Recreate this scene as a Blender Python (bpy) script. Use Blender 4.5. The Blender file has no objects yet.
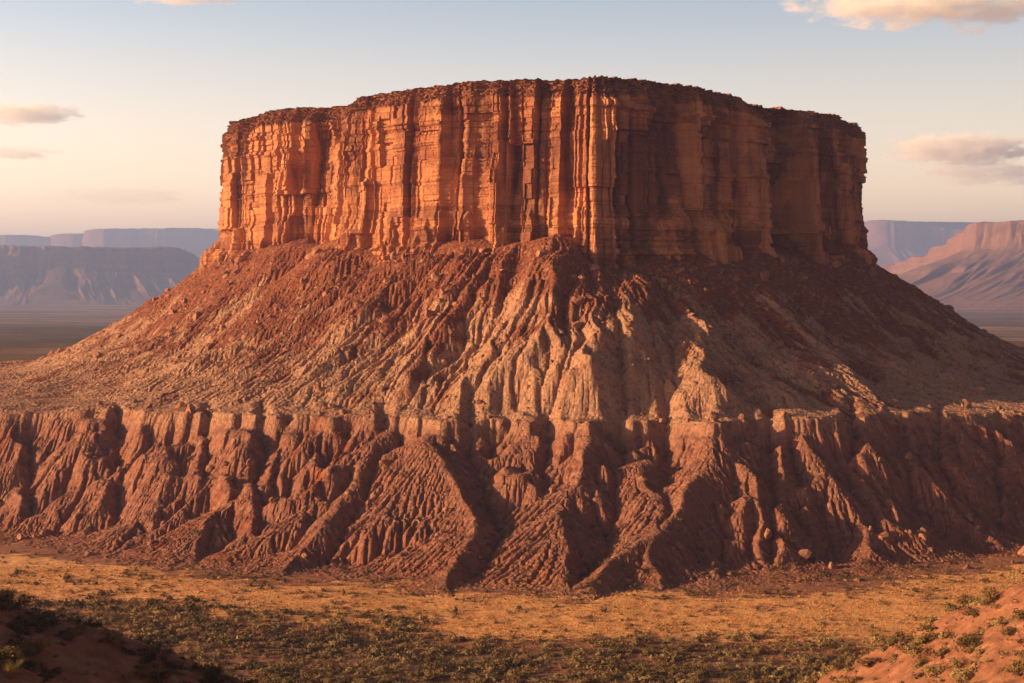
import bpy, math, random
import numpy as np
C = bpy.context.scene
rng = np.random.default_rng(7)
random.seed(7)
rad = math.radians

# ------------------------------------------------------------------ camera, sky, sun, exposure
F = 1422.2                                   # focal length in pixels of a 1024 px wide picture (50 mm)
HY = 290.0                                   # picture row of the horizon
cam = bpy.data.cameras.new("camera"); cam.lens = 50; cam.sensor_width = 36
cam.clip_start = 0.5; cam.clip_end = 200000
co = bpy.data.objects.new("camera", cam); C.collection.objects.link(co)
co.location = (0, 0, 0); co.rotation_euler = (rad(90) - math.atan((341.5 - HY) / F), 0, 0)
C.camera = co

SUN_EL = 13.5
SX, SY = -0.987, -0.160                      # horizontal direction towards the sun
W = bpy.data.worlds.new("World"); C.world = W; W.use_nodes = True
nt = W.node_tree; N = nt.nodes; Lk = nt.links
bg = N["Background"]
sky = N.new("ShaderNodeTexSky"); sky.sky_type = 'NISHITA'; sky.sun_disc = False
sky.sun_elevation = rad(SUN_EL); sky.sun_rotation = math.atan2(SX, SY)
sky.air_density = 1.0; sky.dust_density = 3.0; sky.ozone_density = 1.0; sky.altitude = 1500
tcw = N.new("ShaderNodeTexCoord"); sep = N.new("ShaderNodeSeparateXYZ")
Lk.new(tcw.outputs["Generated"], sep.inputs[0])
ramp = N.new("ShaderNodeValToRGB"); Lk.new(sep.outputs["Z"], ramp.inputs[0])
e = ramp.color_ramp.elements
e[0].position = 0.0; e[0].color = (2.90, 1.56, 0.82, 1)
e[1].position = 0.62; e[1].color = (0.22, 0.155, 0.155, 1)
k = e.new(0.07); k.color = (2.60, 1.50, 0.92, 1)
k = e.new(0.20); k.color = (1.24, 1.00, 0.85, 1)
k = e.new(0.36); k.color = (0.46, 0.33, 0.31, 1)
mx = N.new("ShaderNodeMix"); mx.data_type = 'RGBA'; mx.blend_type = 'MULTIPLY'; mx.inputs[0].default_value = 1.0
Lk.new(sky.outputs[0], mx.inputs[6]); Lk.new(ramp.outputs[0], mx.inputs[7])
def wm(op, a, b):
    q = N.new("ShaderNodeMath"); q.operation = op
    for i, v in enumerate((a, b)):
        if isinstance(v, (int, float)): q.inputs[i].default_value = v
        else: Lk.new(v, q.inputs[i])
    return q.outputs[0]
side = wm('MAXIMUM', wm('ADD', wm('ADD', wm('MULTIPLY', sep.outputs["X"], -0.50), wm('MULTIPLY', sep.outputs["Y"], 0.20)), 0.85), 0.35)   # sky brighter sunward; dimmed behind the view to cut fill on shaded faces
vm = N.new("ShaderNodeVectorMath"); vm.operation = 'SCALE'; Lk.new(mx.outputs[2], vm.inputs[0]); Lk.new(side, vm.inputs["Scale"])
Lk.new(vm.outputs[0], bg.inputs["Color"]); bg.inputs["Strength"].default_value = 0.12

sl = bpy.data.lights.new("sun", 'SUN'); sl.energy = 5.0; sl.angle = rad(0.5); sl.color = (1.0, 0.70, 0.36)
so = bpy.data.objects.new("sun", sl); C.collection.objects.link(so)
from mathutils import Vector
so.rotation_euler = Vector((SX * math.cos(rad(SUN_EL)), SY * math.cos(rad(SUN_EL)), math.sin(rad(SUN_EL)))).to_track_quat('Z', 'Y').to_euler()
so.location = (-400, -150, 300)

C.view_settings.view_transform = 'Standard'; C.view_settings.look = 'None'
C.view_settings.exposure = 1.0; C.view_settings.gamma = 1.0
C.render.engine = 'CYCLES'
C.cycles.max_bounces = 8; C.cycles.diffuse_bounces = 3; C.cycles.volume_bounces = 8
C.cycles.use_denoising = True

# ------------------------------------------------------------------ numpy noise
def _h(ix, iy, seed):
    n = (ix.astype(np.int64) * 374761393 + iy.astype(np.int64) * 668265263 + seed * 1442695041) & 0xffffffff
    n = ((n ^ (n >> 13)) * 1274126177) & 0xffffffff
    n = ((n ^ (n >> 16)) * 2246822519) & 0xffffffff
    return ((n ^ (n >> 15)) & 0xffffff) / float(0xffffff)
def hash1(i, seed=0): return _h(np.asarray(i), np.zeros_like(np.asarray(i)), seed)
def perlin(x, y, seed=0):
    x = np.asarray(x, float); y = np.asarray(y, float)
    ix = np.floor(x); iy = np.floor(y); fx = x - ix; fy = y - iy
    u = fx * fx * fx * (fx * (fx * 6 - 15) + 10); v = fy * fy * fy * (fy * (fy * 6 - 15) + 10)
    def g(dx, dy):
        a = _h(ix + dx, iy + dy, seed) * 2 * np.pi
        return np.cos(a) * (fx - dx) + np.sin(a) * (fy - dy)
    a = g(0, 0); b = g(1, 0); c = g(0, 1); d = g(1, 1)
    return 1.5 * ((a + (b - a) * u) + ((c + (d - c) * u) - (a + (b - a) * u)) * v)
def fbm(x, y, oct=4, seed=0, gain=0.5, lac=2.03):
    s = 0; a = 1; f = 1; t = 0
    for o in range(oct):
        s = s + a * perlin(x * f + 17.3 * o, y * f - 9.1 * o, seed + o * 31); t += a; a *= gain; f *= lac
    return s / t
def ridged(x, y, oct=3, seed=0):
    s = 0; a = 1; f = 1; t = 0
    for o in range(oct):
        s = s + a * (1 - 2 * np.abs(perlin(x * f + 3.3 * o, y * f, seed + o * 13))); t += a; a *= .5; f *= 2.1
    return s / t
def sstep(a, b, x):
    t = np.clip((x - a) / (b - a), 0, 1); return t * t * (3 - 2 * t)

# ------------------------------------------------------------------ mesh helpers
def mesh_from(name, V, faces, attrs=None, smooth=True):
    me = bpy.data.meshes.new(name)
    V = np.asarray(V, np.float32); faces = np.asarray(faces, np.int32)
    k = faces.shape[1]
    me.vertices.add(len(V)); me.vertices.foreach_set("co", V.ravel())
    me.loops.add(faces.size); me.loops.foreach_set("vertex_index", faces.ravel())
    me.polygons.add(len(faces)); me.polygons.foreach_set("loop_start", np.arange(len(faces), dtype=np.int32) * k)
    me.polygons.foreach_set("use_smooth", np.full(len(faces), smooth))
    for an, av in (attrs or {}).items():
        at = me.attributes.new(an, 'FLOAT', 'POINT'); at.data.foreach_set("value", np.asarray(av, np.float32).ravel())
    me.update(calc_edges=True); me.validate()
    return me
def grid_faces(nr, nc, wrap=False, flip=False):
    i = np.arange(nr - 1)[:, None]; j = np.arange(nc if wrap else nc - 1)[None, :]; j2 = (j + 1) % nc
    a = i * nc + j; b = i * nc + j2; c = (i + 1) * nc + j2; d = (i + 1) * nc + j
    f = np.stack([a, b, c, d], -1).reshape(-1, 4)
    return f[:, ::-1] if flip else f
def link(name, me, mat, parent=None, **props):
    o = bpy.data.objects.new(name, me); C.collection.objects.link(o)
    if me is not None and mat is not None and not me.materials: me.materials.append(mat)
    if parent is not None: o.parent = parent
    for k, v in props.items(): o[k] = v
    return o

# ------------------------------------------------------------------ material helpers
class MB:
    def __init__(s, name, rough=0.9):
        s.m = bpy.data.materials.new(name); s.m.use_nodes = True; s.t = s.m.node_tree; s.n = s.t.nodes; s.l = s.t.links
        s.b = s.n["Principled BSDF"]; s.b.inputs["Roughness"].default_value = rough
        s.b.inputs["Specular IOR Level"].default_value = 0.15
        s.tc = s.n.new("ShaderNodeTexCoord")
    def pos(s, sc=(1, 1, 1), out="Object"):
        mp = s.n.new("ShaderNodeMapping"); mp.inputs["Scale"].default_value = sc
        s.l.new(s.tc.outputs[out], mp.inputs[0]); return mp.outputs[0]
    def vec(s, x, y, z=0.0):
        c = s.n.new("ShaderNodeCombineXYZ")
        for i, v in enumerate((x, y, z)):
            if isinstance(v, (int, float)): c.inputs[i].default_value = v
            else: s.l.new(v, c.inputs[i])
        return c.outputs[0]
    def noise(s, v, scale=1, detail=4, rough=.55, dist=0):
        n = s.n.new("ShaderNodeTexNoise"); n.inputs["Scale"].default_value = scale; n.inputs["Detail"].default_value = detail
        n.inputs["Roughness"].default_value = rough; n.inputs["Distortion"].default_value = dist
        s.l.new(v, n.inputs["Vector"]); return n.outputs["Fac"]
    def voro(s, v, scale=1, out="Distance", feature='F1'):
        n = s.n.new("ShaderNodeTexVoronoi"); n.feature = feature; n.inputs["Scale"].default_value = scale
        s.l.new(v, n.inputs["Vector"]); return n.outputs[out]
    def ramp(s, fac, stops):
        r = s.n.new("ShaderNodeValToRGB"); s.l.new(fac, r.inputs[0]); el = r.color_ramp.elements
        while len(el) < len(stops): el.new(0.5)
        for e_, (p, c) in zip(el, stops):
            e_.position = p; e_.color = (c, c, c, 1) if isinstance(c, (int, float)) else (*c, 1)
        return r.outputs[0]
    def mix(s, fac, a, b, mode='MIX'):
        m = s.n.new("ShaderNodeMix"); m.data_type = 'RGBA'; m.blend_type = mode
        for v, i in ((fac, 0), (a, 6), (b, 7)):
            if isinstance(v, (int, float)): m.inputs[i].default_value = v if i == 0 else (v, v, v, 1)
            elif isinstance(v, tuple): m.inputs[i].default_value = (*v, 1)
            else: s.l.new(v, m.inputs[i])
        return m.outputs[2]
    def math(s, op, a, b=0.0, c=None):
        m = s.n.new("ShaderNodeMath"); m.operation = op
        for i, v in enumerate((a, b) if c is None else (a, b, c)):
            if isinstance(v, (int, float)): m.inputs[i].default_value = v
            else: s.l.new(v, m.inputs[i])
        return m.outputs[0]
    def attr(s, name):
        a = s.n.new("ShaderNodeAttribute"); a.attribute_name = name; return a.outputs["Fac"]
    def xyz(s, i):
        sp = s.n.new("ShaderNodeSeparateXYZ"); s.l.new(s.tc.outputs["Object"], sp.inputs[0]); return sp.outputs[i]
    def bump(s, h, dist, strength=1.0, prev=None):
        b = s.n.new("ShaderNodeBump"); b.inputs["Distance"].default_value = dist; b.inputs["Strength"].default_value = strength
        s.l.new(h, b.inputs["Height"])
        if prev is not None: s.l.new(prev, b.inputs["Normal"])
        return b.outputs[0]
    def done(s, col, nrm=None):
        s.l.new(col, s.b.inputs["Base Color"]) if not isinstance(col, tuple) else setattr(s.b.inputs["Base Color"], "default_value", (*col, 1))
        if nrm is not None: s.l.new(nrm, s.b.inputs["Normal"])
        return s.m

def mat_cliff():
    m = MB("cliff_sandstone")
    bed = m.noise(m.pos((.012, .012, .55)), 1, 5, .65)
    bedf = m.noise(m.pos((.03, .03, 2.2)), 1, 3, .6)
    streak = m.noise(m.pos((.22, .22, .018)), 1, 5, .6, .3)
    patch = m.noise(m.pos((.05, .05, .05)), 1, 5, .6)
    c = m.ramp(bed, [(.25, (.29, .080, .045)), (.42, (.43, .148, .070)), (.55, (.52, .200, .094)), (.72, (.34, .105, .053))])
    top = m.ramp(m.math('ADD', m.math('MULTIPLY', m.xyz(2), .0125), m.math('MULTIPLY', patch, .25)), [(.72, 0.), (.84, 1.)])
    c = m.mix(m.math('MULTIPLY', top, .6), c, (.27, .085, .045))
    c = m.mix(m.math('MULTIPLY', m.ramp(patch, [(.42, 0.), (.60, 1.)]), .65), c, (.68, .29, .13))
    c = m.mix(m.math('MULTIPLY', m.ramp(streak, [(.47, 0.), (.62, 1.)]), .60), c, (.16, .060, .038))
    c = m.mix(m.math('MULTIPLY', m.ramp(bedf, [(.5, 0.), (.62, 1.)]), .28), c, (.20, .070, .040))
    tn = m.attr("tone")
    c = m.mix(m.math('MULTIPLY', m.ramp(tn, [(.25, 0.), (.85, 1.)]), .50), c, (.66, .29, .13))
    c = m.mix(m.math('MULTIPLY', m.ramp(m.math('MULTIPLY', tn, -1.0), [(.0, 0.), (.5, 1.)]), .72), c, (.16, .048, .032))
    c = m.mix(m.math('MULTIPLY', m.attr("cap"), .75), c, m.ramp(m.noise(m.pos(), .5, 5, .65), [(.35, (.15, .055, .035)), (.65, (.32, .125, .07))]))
    n1 = m.bump(m.noise(m.pos((.5, .5, .42)), 1, 8, .65), 1.2, .5)
    n2 = m.bump(bedf, .9, .55, n1)
    n3 = m.bump(m.voro(m.pos((.35, .35, .22)), 1, feature='DISTANCE_TO_EDGE'), 0.8, .35, n2)
    return m.done(c, n3)

def ground_colour(m):
    fine = m.noise(m.pos((.35, .5, .3)), 1, 6, .7); mid = m.noise(m.pos((.03, .11, .03)), 1, 5, .6); sm = m.noise(m.pos((.09, .22, .09)), 1, 6, .7)
    gold = m.ramp(fine, [(.3, (.52, .22, .080)), (.45, (.80, .365, .135)), (.6, (.88, .45, .18)), (.75, (.56, .28, .12))])
    soil = m.ramp(fine, [(.3, (.22, .080, .045)), (.5, (.35, .135, .070)), (.7, (.46, .21, .12))])
    scr = m.ramp(fine, [(.3, (.14, .075, .045)), (.5, (.27, .145, .08)), (.7, (.40, .23, .13))])
    w_ = m.math('ADD', m.math('MULTIPLY', m.math('SUBTRACT', mid, .5), 1.5), m.math('MULTIPLY', m.math('SUBTRACT', sm, .5), 1.7))
    c = m.mix(m.ramp(m.math('ADD', m.attr("grass"), w_), [(.35, 0.), (.60, 1.)]), soil, gold)
    return m.mix(m.ramp(m.math('ADD', m.attr("scrub"), w_), [(.4, 0.), (.7, 1.)]), c, scr)
def mat_terrain():
    m = MB("badland_slope")
    pale = m.attr("pale"); s_ = m.attr("su"); d_ = m.attr("sd"); strata = m.attr("strata"); red = m.attr("red")
    streak = m.noise(m.vec(m.math('MULTIPLY', s_, .16), m.math('MULTIPLY', d_, .014)), 1, 5, .6, .4)
    streak2 = m.noise(m.vec(m.math('MULTIPLY', s_, .7), m.math('MULTIPLY', d_, .07)), 1, 4, .6)
    fine = m.noise(m.pos(), .9, 6, .7); mid = m.noise(m.pos(), .07, 5, .6)
    f = m.math('ADD', pale, m.math('MULTIPLY', m.math('SUBTRACT', streak, .5), 2.2))
    f = m.math('ADD', f, m.math('MULTIPLY', m.math('SUBTRACT', streak2, .5), 1.1))
    f = m.math('ADD', f, m.math('MULTIPLY', m.math('SUBTRACT', mid, .5), 1.3))
    fr = m.ramp(f, [(.36, 0.), (.64, 1.)])
    deb = m.ramp(fine, [(.3, (.12, .036, .022)), (.5, (.27, .080, .040)), (.7, (.38, .125, .064))])
    tan = m.ramp(fine, [(.3, (.31, .145, .095)), (.5, (.49, .245, .145)), (.7, (.57, .31, .19))])
    c = m.mix(fr, deb, tan)
    zz = m.math('ADD', m.xyz(2), m.math('MULTIPLY', mid, 5))
    band = m.noise(m.vec(0.0, 0.0, m.math('MULTIPLY', zz, .42)), 1, 4, .7)
    bc = m.ramp(band, [(.32, (.16, .048, .034)), (.45, (.34, .098, .048)), (.55, (.22, .064, .042)), (.66, (.42, .142, .072)), (.75, (.27, .080, .047))])
    bc = m.mix(m.math('MULTIPLY', fr, .34), bc, (.40, .215, .15))
    c = m.mix(strata, c, bc)
    c = m.mix(red, c, m.ramp(fine, [(.3, (.26, .080, .040)), (.7, (.48, .160, .075))]))
    c = m.mix(m.attr('foot'), c, ground_colour(m))
    # boulder and pebble speckle
    v = m.voro(m.pos(), .55, "Color"); sp = m.n.new("ShaderNodeSeparateColor"); m.l.new(v, sp.inputs[0])
    c = m.mix(m.math('MULTIPLY', m.ramp(sp.outputs[0], [(.80, 0.), (.86, 1.)]), .40), c, (.11, .045, .035))
    c = m.mix(m.math('MULTIPLY', m.ramp(sp.outputs[1], [(.86, 0.), (.92, 1.)]), .35), c, (.50, .26, .16))
    n1 = m.bump(m.noise(m.pos(), .45, 8, .7), 1.7, .8)
    n2 = m.bump(streak2, 1.4, .5, n1)
    n3 = m.bump(m.voro(m.pos(), .75), 0.8, .30, n2)
    return m.done(c, n3)

def mat_rock(name="boulder_sandstone"):
    m = MB(name)
    oi = m.n.new("ShaderNodeObjectInfo")
    n = m.noise(m.pos(), .8, 5, .6)
    c = m.ramp(n, [(.3, (.20, .075, .045)), (.5, (.33, .13, .075)), (.7, (.44, .20, .12))])
    c = m.mix(m.math('MULTIPLY', oi.outputs["Random"], .35), c, (.40, .22, .14))
    return m.done(c, m.bump(n, .4, .6))

def mat_leaf(name, a, b):
    m = MB(name, .8); oi = m.n.new("ShaderNodeObjectInfo")
    c = m.mix(oi.outputs["Random"], a, b)
    n = m.noise(m.pos(), 1.3, 4, .7)
    c = m.mix(m.ramp(n, [(.35, 0.), (.65, .8)]), c, tuple(x * .55 for x in a))
    return m.done(c)

# ------------------------------------------------------------------ mesa outline (plan), left to right round the front
def P(xi, D): return ((xi - 512) / F * D, D)
front = [(216, 778), (214, 760), (224, 745), (255, 727), (290, 706), (322, 694), (336, 664), (370, 647), (410, 632), (450, 621),
         (500, 612), (550, 606), (590, 599), (604, 600), (625, 603), (650, 611), (690, 629), (725, 647), (755, 661), (768, 672),
         (776, 694), (800, 709), (830, 720), (852, 729), (864, 742), (874, 765)]
poly = [(-150., 905.), (-163., 850.), (-163., 805.)] + [P(*a) for a in front] + [(198., 800.), (188., 860.), (165., 905.), (120., 935.), (0., 960.), (-120., 945.)]
poly = np.array(poly)
def catmull(p, n=14):
    out = []
    m_ = len(p)
    for i in range(m_):
        p0, p1, p2, p3 = p[i - 1], p[i], p[(i + 1) % m_], p[(i + 2) % m_]
        for t in np.linspace(0, 1, n, endpoint=False):
            out.append(.5 * ((2 * p1) + (-p0 + p2) * t + (2 * p0 - 5 * p1 + 4 * p2 - p3) * t * t + (-p0 + 3 * p1 - 3 * p2 + p3) * t ** 3))
    return np.array(out)
cp = catmull(poly)
cpc = np.vstack([cp, cp[:1]])
seg = np.r_[0, np.cumsum(np.hypot(*np.diff(cpc, axis=0).T))]
LEN = seg[-1]
# fine where the front is, coarse behind
st = []; s = 0.0
while s < LEN:
    y = np.interp(s, seg, cpc[:, 1]); st.append(s); s += 0.33 if y < 775 else 2.0
S = np.array(st); OX = np.interp(S, seg, cpc[:, 0]); OY = np.interp(S, seg, cpc[:, 1])
us = np.arange(0, LEN, 1.0); ux = np.interp(us, seg, cpc[:, 0]); uy = np.interp(us, seg, cpc[:, 1])
kr = np.exp(-.5 * (np.arange(-15, 16) / 4.5) ** 2); kr /= kr.sum()
def csm(a): return np.convolve(np.r_[a[-15:], a, a[:15]], kr, 'valid')
sx, sy = csm(ux), csm(uy)
tx = np.roll(sx, -1) - np.roll(sx, 1); ty = np.roll(sy, -1) - np.roll(sy, 1); tl = np.hypot(tx, ty); tx /= tl; ty /= tl
# the outline runs left to right along the front: outward is to the right of travel
NXu, NYu = ty, -tx
NX = np.interp(S, us, NXu); NY = np.interp(S, us, NYu); nl = np.hypot(NX, NY); NX /= nl; NY /= nl
XI = 512 + F * OX / OY                                            # where along the front each sample lies
FRONT = (OY < 776)
feat = [(205, 0), (226, 0), (232, 1), (235, -4), (243, -4), (245, 1), (262, 2), (264.5, -4), (267, 1.5), (284, 2), (287, -6), (297, -5), (300, -1),
 (303, 4), (309, 2), (312, -1), (320, 1.5), (322, -5), (325, 1), (345, 2), (348, 0), (360, 2), (363.5, -6), (367, 3), (382, 2), (399, 4), (401.5, -7), (404, 1), (408, -2),
 (411, 3), (436, 4), (439, -4), (452, -4), (454, 1), (459, 3), (467, 1), (470, -3), (484, -2), (487, 2), (495, 3), (498, -3), (501, 1), (505, 2), (507, -5),
 (516, -4), (519, 2), (531, 3), (534, -5), (543, -4), (546, 2), (555, 3), (558, -7), (566, -6), (569, 0), (574, 2), (577, 0), (584, 3), (587, 0), (592, 3), (598, 3), (602, 2),
 (622, 2), (626, -6), (631, 1), (640, 2), (643, -7), (648, 0), (668, 1.5), (672, -5), (676, 1), (690, 2.5), (694, -7), (700, 1), (719, 2), (723, -7), (728, 0), (745, 2), (748, -5), (753, 3), (762, 5), (770, 5),
 (773, -14), (778, -20), (790, -12), (797, -17), (806, -14), (811, 4), (824, 3), (827, -7), (833, 1), (840, 2), (843, -2), (852, 2), (866, 0)]
fx_, fo_ = np.array(feat, float).T
def macro(xi): return np.where(FRONT[None, :], np.interp(xi, fx_, fo_, left=0, right=0), 0)
# rim height along the front, from the skyline
rimt = [(205, 125), (222, 123), (236, 119), (250, 113), (285, 109), (330, 108), (337, 101), (375, 93), (410, 88), (450, 83), (490, 80.5), (560, 80), (600, 77),
        (640, 79), (700, 87), (745, 95), (757, 100), (770, 107), (820, 112), (850, 115), (858, 120), (866, 125)]
rx_, ry_ = np.array(rimt, float).T
ZTOP = np.where(FRONT, (HY - np.interp(XI, rx_, ry_)) / F * (OY + 6), 91.0)
ZTOP = np.convolve(np.r_[ZTOP[-12:], ZTOP, ZTOP[:12]], np.ones(25) / 25, 'valid')
# where the talus meets the cliff
bt = [(205, 264), (225, 262), (240, 252), (262, 249), (290, 243), (315, 247), (335, 240), (360, 251), (385, 258), (405, 250), (440, 246), (470, 242), (500, 247),
      (535, 246), (560, 240), (578, 252), (592, 268), (612, 272), (640, 268), (660, 258), (700, 252), (735, 258), (775, 252), (820, 256), (850, 260), (880, 264)]
bx_, by_ = np.array(bt, float).T
ZB = np.where(FRONT, (HY - np.interp(XI, bx_, by_)) / F * OY, 15.0)

def cells(s, w, seed):
    """1-D jittered cells: index, position 0..1 inside the cell, distance in metres to the nearest border"""
    q = s / w; i0 = np.floor(q)
    def bnd(i): return i + .7 * (hash1(i, seed) - .5)
    i = np.where(q < bnd(i0), i0 - 1, i0); i = np.where(q >= bnd(i + 1), i + 1, i)
    a = bnd(i); b = bnd(i + 1); t = (q - a) / (b - a)
    return i, np.clip(t, 0, 1), np.minimum(q - a, b - q) * w

# ---- cliff sheet
zlow, nz = -22.0, 330
vn = np.linspace(0, 1, nz)[:, None]
ZR = ZTOP - 7.0 - 1.5 * np.abs(perlin(S / 9, S * 0, 5)) - 1.0 * _h(np.floor(S / 4.3), np.zeros_like(S), 9)      # rim of the sheer wall
Zc = zlow + (ZR[None, :] - zlow) * vn
Sg = np.broadcast_to(S[None, :], Zc.shape)
zn = np.clip((Zc - 5) / 80, 0, 1)
warp = .9 * perlin(Sg / 16, Zc / 40, 3) + .22 * perlin(Sg / 4, Zc / 9, 4) + .55 * (_h(np.floor(Sg / 13), np.floor(Zc / 9 + 3 * hash1(np.floor(Sg / 13), 6)), 7) - .5)
xiw = XI[None, :] + warp * .9 + 3.0 * np.exp(-((XI[None, :] - 600) / 12) ** 2) * perlin(Zc / 7, Sg * 0, 2) + 1.2 * (1 - zn) * perlin(Sg / 30, Zc / 40, 8)
mac = macro(xiw); mac = np.where((mac < 0) & (xiw > 612), mac * 1.5, mac)
fade = np.clip(.62 + 1.1 * perlin(Sg / 15, Zc / 24, 41), .08, 1.15)
off = mac * np.where(mac < 0, .85 * fade * (.35 + .65 * sstep(0, .25, zn)), .7)
tone = np.zeros_like(off)
shade = np.interp(XI, [612, 650, 815, 850], [1, 1.6, 1.6, .8])[None, :]
def layer(w, seed, bl, irrk=1.1):
    irr = w * irrk * perlin(S / (w * 3.1), S * 0, seed + 3)[None, :]
    i, t, dist = cells(Sg + irr + warp * min(1, w / 8), w, seed)
    j = np.floor((Zc + hash1(i, seed + 50) * bl) / bl)
    return i, t, dist, _h(i, j, seed + 70) - .5, j
i1, t1, d1, v1, j1 = layer(17, 11, 38); i2, t2, d2, v2, j2 = layer(7.5, 12, 21); i3, t3, d3, v3, j3 = layer(3.1, 13, 11)
m2 = np.where(hash1(i1, 501) > .42, 1, .18); m3 = m2 * np.where(hash1(i2, 502) > .55, 1, .12)
off = off + shade * (4.2 * v1 + (hash1(i1, 503) - .5) * (2 * t1 - 1) * 2.6 - 2.6 * (hash1(i1, 504) > .3) * np.exp(-(d1 / .55) ** 2))
off = off + shade * m2 * (2.3 * v2 + (hash1(i2, 505) - .5) * (2 * t2 - 1) * 1.0 - 1.8 * (hash1(i2, 506) > .5) * np.exp(-(d2 / .42) ** 2))
off = off + shade * m3 * (1.0 * v3 - .6 * (hash1(i3, 507) > .5) * np.exp(-(d3 / .3) ** 2))
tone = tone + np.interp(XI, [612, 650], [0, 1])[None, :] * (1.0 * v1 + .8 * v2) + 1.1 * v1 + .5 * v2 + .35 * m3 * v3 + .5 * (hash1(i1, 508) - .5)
# slabs that fell away leave shallow scars with square tops
for w, hgt_, sd_, dp in ((9, 24, 601, 1.5), (5, 13, 611, 1.0)):
    iz, tz_, dz_ = cells(Sg + 3 * perlin(S / 20, S * 0, sd_)[None, :], w, sd_); jz = np.floor((Zc + 40 * hash1(iz, sd_ + 1)) / hgt_)
    sc_ = (_h(iz, jz, sd_ + 2) > .68); off = off - dp * sc_; tone = tone + .25 * sc_
# partial buttresses and blades leaning on the wall
for (w, amp, seed, lo, hi) in ((14, 3.4, 21, 10, 50), (6.0, 2.2, 22, 8, 32), (3.2, 1.6, 23, 5, 22)):
    i, t, dist = cells(Sg + warp * .7, w, seed)
    ztop = lo + (hi - lo) * hash1(i, seed + 5) ** 1.6
    tri = 1 - np.abs(2 * t - 1) ** 1.5
    hgt = np.clip((ztop - Zc + 10 * (tri - .5)) / (3 + .35 * amp), 0, 1)
    on = (hash1(i, seed + 6) > .55)
    off = off + on * amp * hgt * np.clip(tri * 1.8, 0, 1)
# bedding, batter, roughness
Zq = Zc + .8 * perlin(Sg / 40, Sg * 0, 30)
b1 = cells(Zq, 3.4, 31); b2 = cells(Zq + 40, 1.3, 32)
bpatch = np.floor(Sg / 17 + .5 * warp)
bedn = (_h(b1[0], bpatch, 33) - .5) * .6 + (_h(b2[0], np.floor(Sg / 9), 34) - .5) * .35 - .35 * np.exp(-(b1[2] / .22) ** 2) * (_h(b1[0], bpatch, 38) > .5)
tone = tone + .5 * (hash1(b1[0], 39) - .5) + .25 * (hash1(b2[0], 40) - .5)
bedn = bedn + .55 * sstep(.25, .45, perlin(Zc / 4.2, Sg * .006, 37)) * (1 + (XI > 606)); bedn = bedn * (1 + 1.6 * sstep(24, 8, Zc) + .8 * sstep(.72, .9, zn))
off = off + bedn
step = 0
for zc, dz in ((70, .8), (56, .9), (33, 1.2), (20, 1.8), (11, 1.8), (3, 1.5)):
    step = step + dz * sstep(.5, -.5, Zc - zc - 3 * perlin(Sg / 22, Sg * 0, int(zc)))
ends = np.clip(np.abs(XI - 560) / 330, 0, 1)[None, :] ** 2
off = off + step * .8 + (2.0 + 1.5 * ends) * (1 - zn) ** 1.4
off = off + .35 * fbm(Sg / 4.5, Zc / 5, 3, 35) + .14 * fbm(Sg / .9, Zc / 1.1, 2, 36)
off = off * np.where(FRONT, 1, .8)[None, :]
low = off[(Zc[:, 0] > 2) & (Zc[:, 0] < 14)][:, FRONT].mean(); print('base offset', low)
off = off - (low - 1.5)
wx = OX[None, :] + NX[None, :] * off; wy = OY[None, :] + NY[None, :] * off
rows = [np.stack([wx, wy, Zc], -1)]
# ---- cap: broken ledges stepping back to the flat top
cx0, cy0 = OX.mean(), OY.mean(); cx0, cy0 = 5., 800.
topoff = off[-1]
prev = 0
nled = 26
H_ = ZTOP - ZR
thr_ = [hash1(np.floor(S / (6 + 3 * q) + q), 640 + q) for q in range(5)]
for kk in range(nled):
    u = (kk + 1) / nled                                          # height through the broken cap rock
    lev = np.zeros_like(S)
    for q, (c_, dep) in enumerate(((.12, 1.3), (.34, 1.5), (.55, 1.2), (.74, 1.6), (.92, 1.6))):
        lev = lev + dep * (.5 + thr_[q]) * sstep(c_ - .03, c_ + .03, u + .05 * perlin(S / 8, S * 0 + q, 65))
    jit = (perlin(S / 4.5, S * 0 + u * 9, 61) * 1.2 + perlin(S / 1.5, S * 0 + u * 16, 62) * .9 + .8 * (_h(np.floor(S / 2.1), np.full_like(S, int(u * 7)), 67) - .5)) * min(1, u * 5) * (1 if u < .9 else .5)
    o_ = topoff * (1 - u) ** .6 - lev + jit - 2.0 * u
    zz = ZR + H_ * (u + (.10 * perlin(S / 2.4, S * 0 + 3, 63) + .10 * (_h(np.floor(S / 3.3), np.floor(S / 3.3) * 0, 66) - .5)) * u)
    rows.append(np.stack([OX + NX * o_, OY + NY * o_, zz], -1)[None]); last = o_; lz = zz
for ins, up in ((2, .15), (5, .3), (9, .5), (16, .7), (26, 1.0)):
    o_ = last - ins + perlin(S / 6, S * 0 + ins, 68); zz = lz + up * (.5 + perlin(S / 4, S * 0 + ins, 69))
    rows.append(np.stack([OX + NX * o_, OY + NY * o_, zz], -1)[None])
for f_ in (.5, .2):
    rows.append(np.stack([cx0 + (OX - cx0) * f_, cy0 + (OY - cy0) * f_, np.full_like(S, 91.0)], -1)[None])
capa = np.concatenate([np.zeros(nz), np.ones(len(rows) - 1)])
V = np.concatenate(rows, 0); nr, nc = V.shape[:2]
V = V.reshape(-1, 3)
fc = grid_faces(nr, nc, wrap=True)
M_cliff = mat_cliff()
mesa = link("mesa", None, None, kind="structure")
mesa.location = (0, 0, 0)
cliff = link("cliff", mesh_from("cliff", V, fc, dict(cap=np.repeat(capa, nc), tone=np.concatenate([tone.ravel(), np.zeros(len(V) - tone.size)])), smooth=False), M_cliff, mesa)

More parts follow.
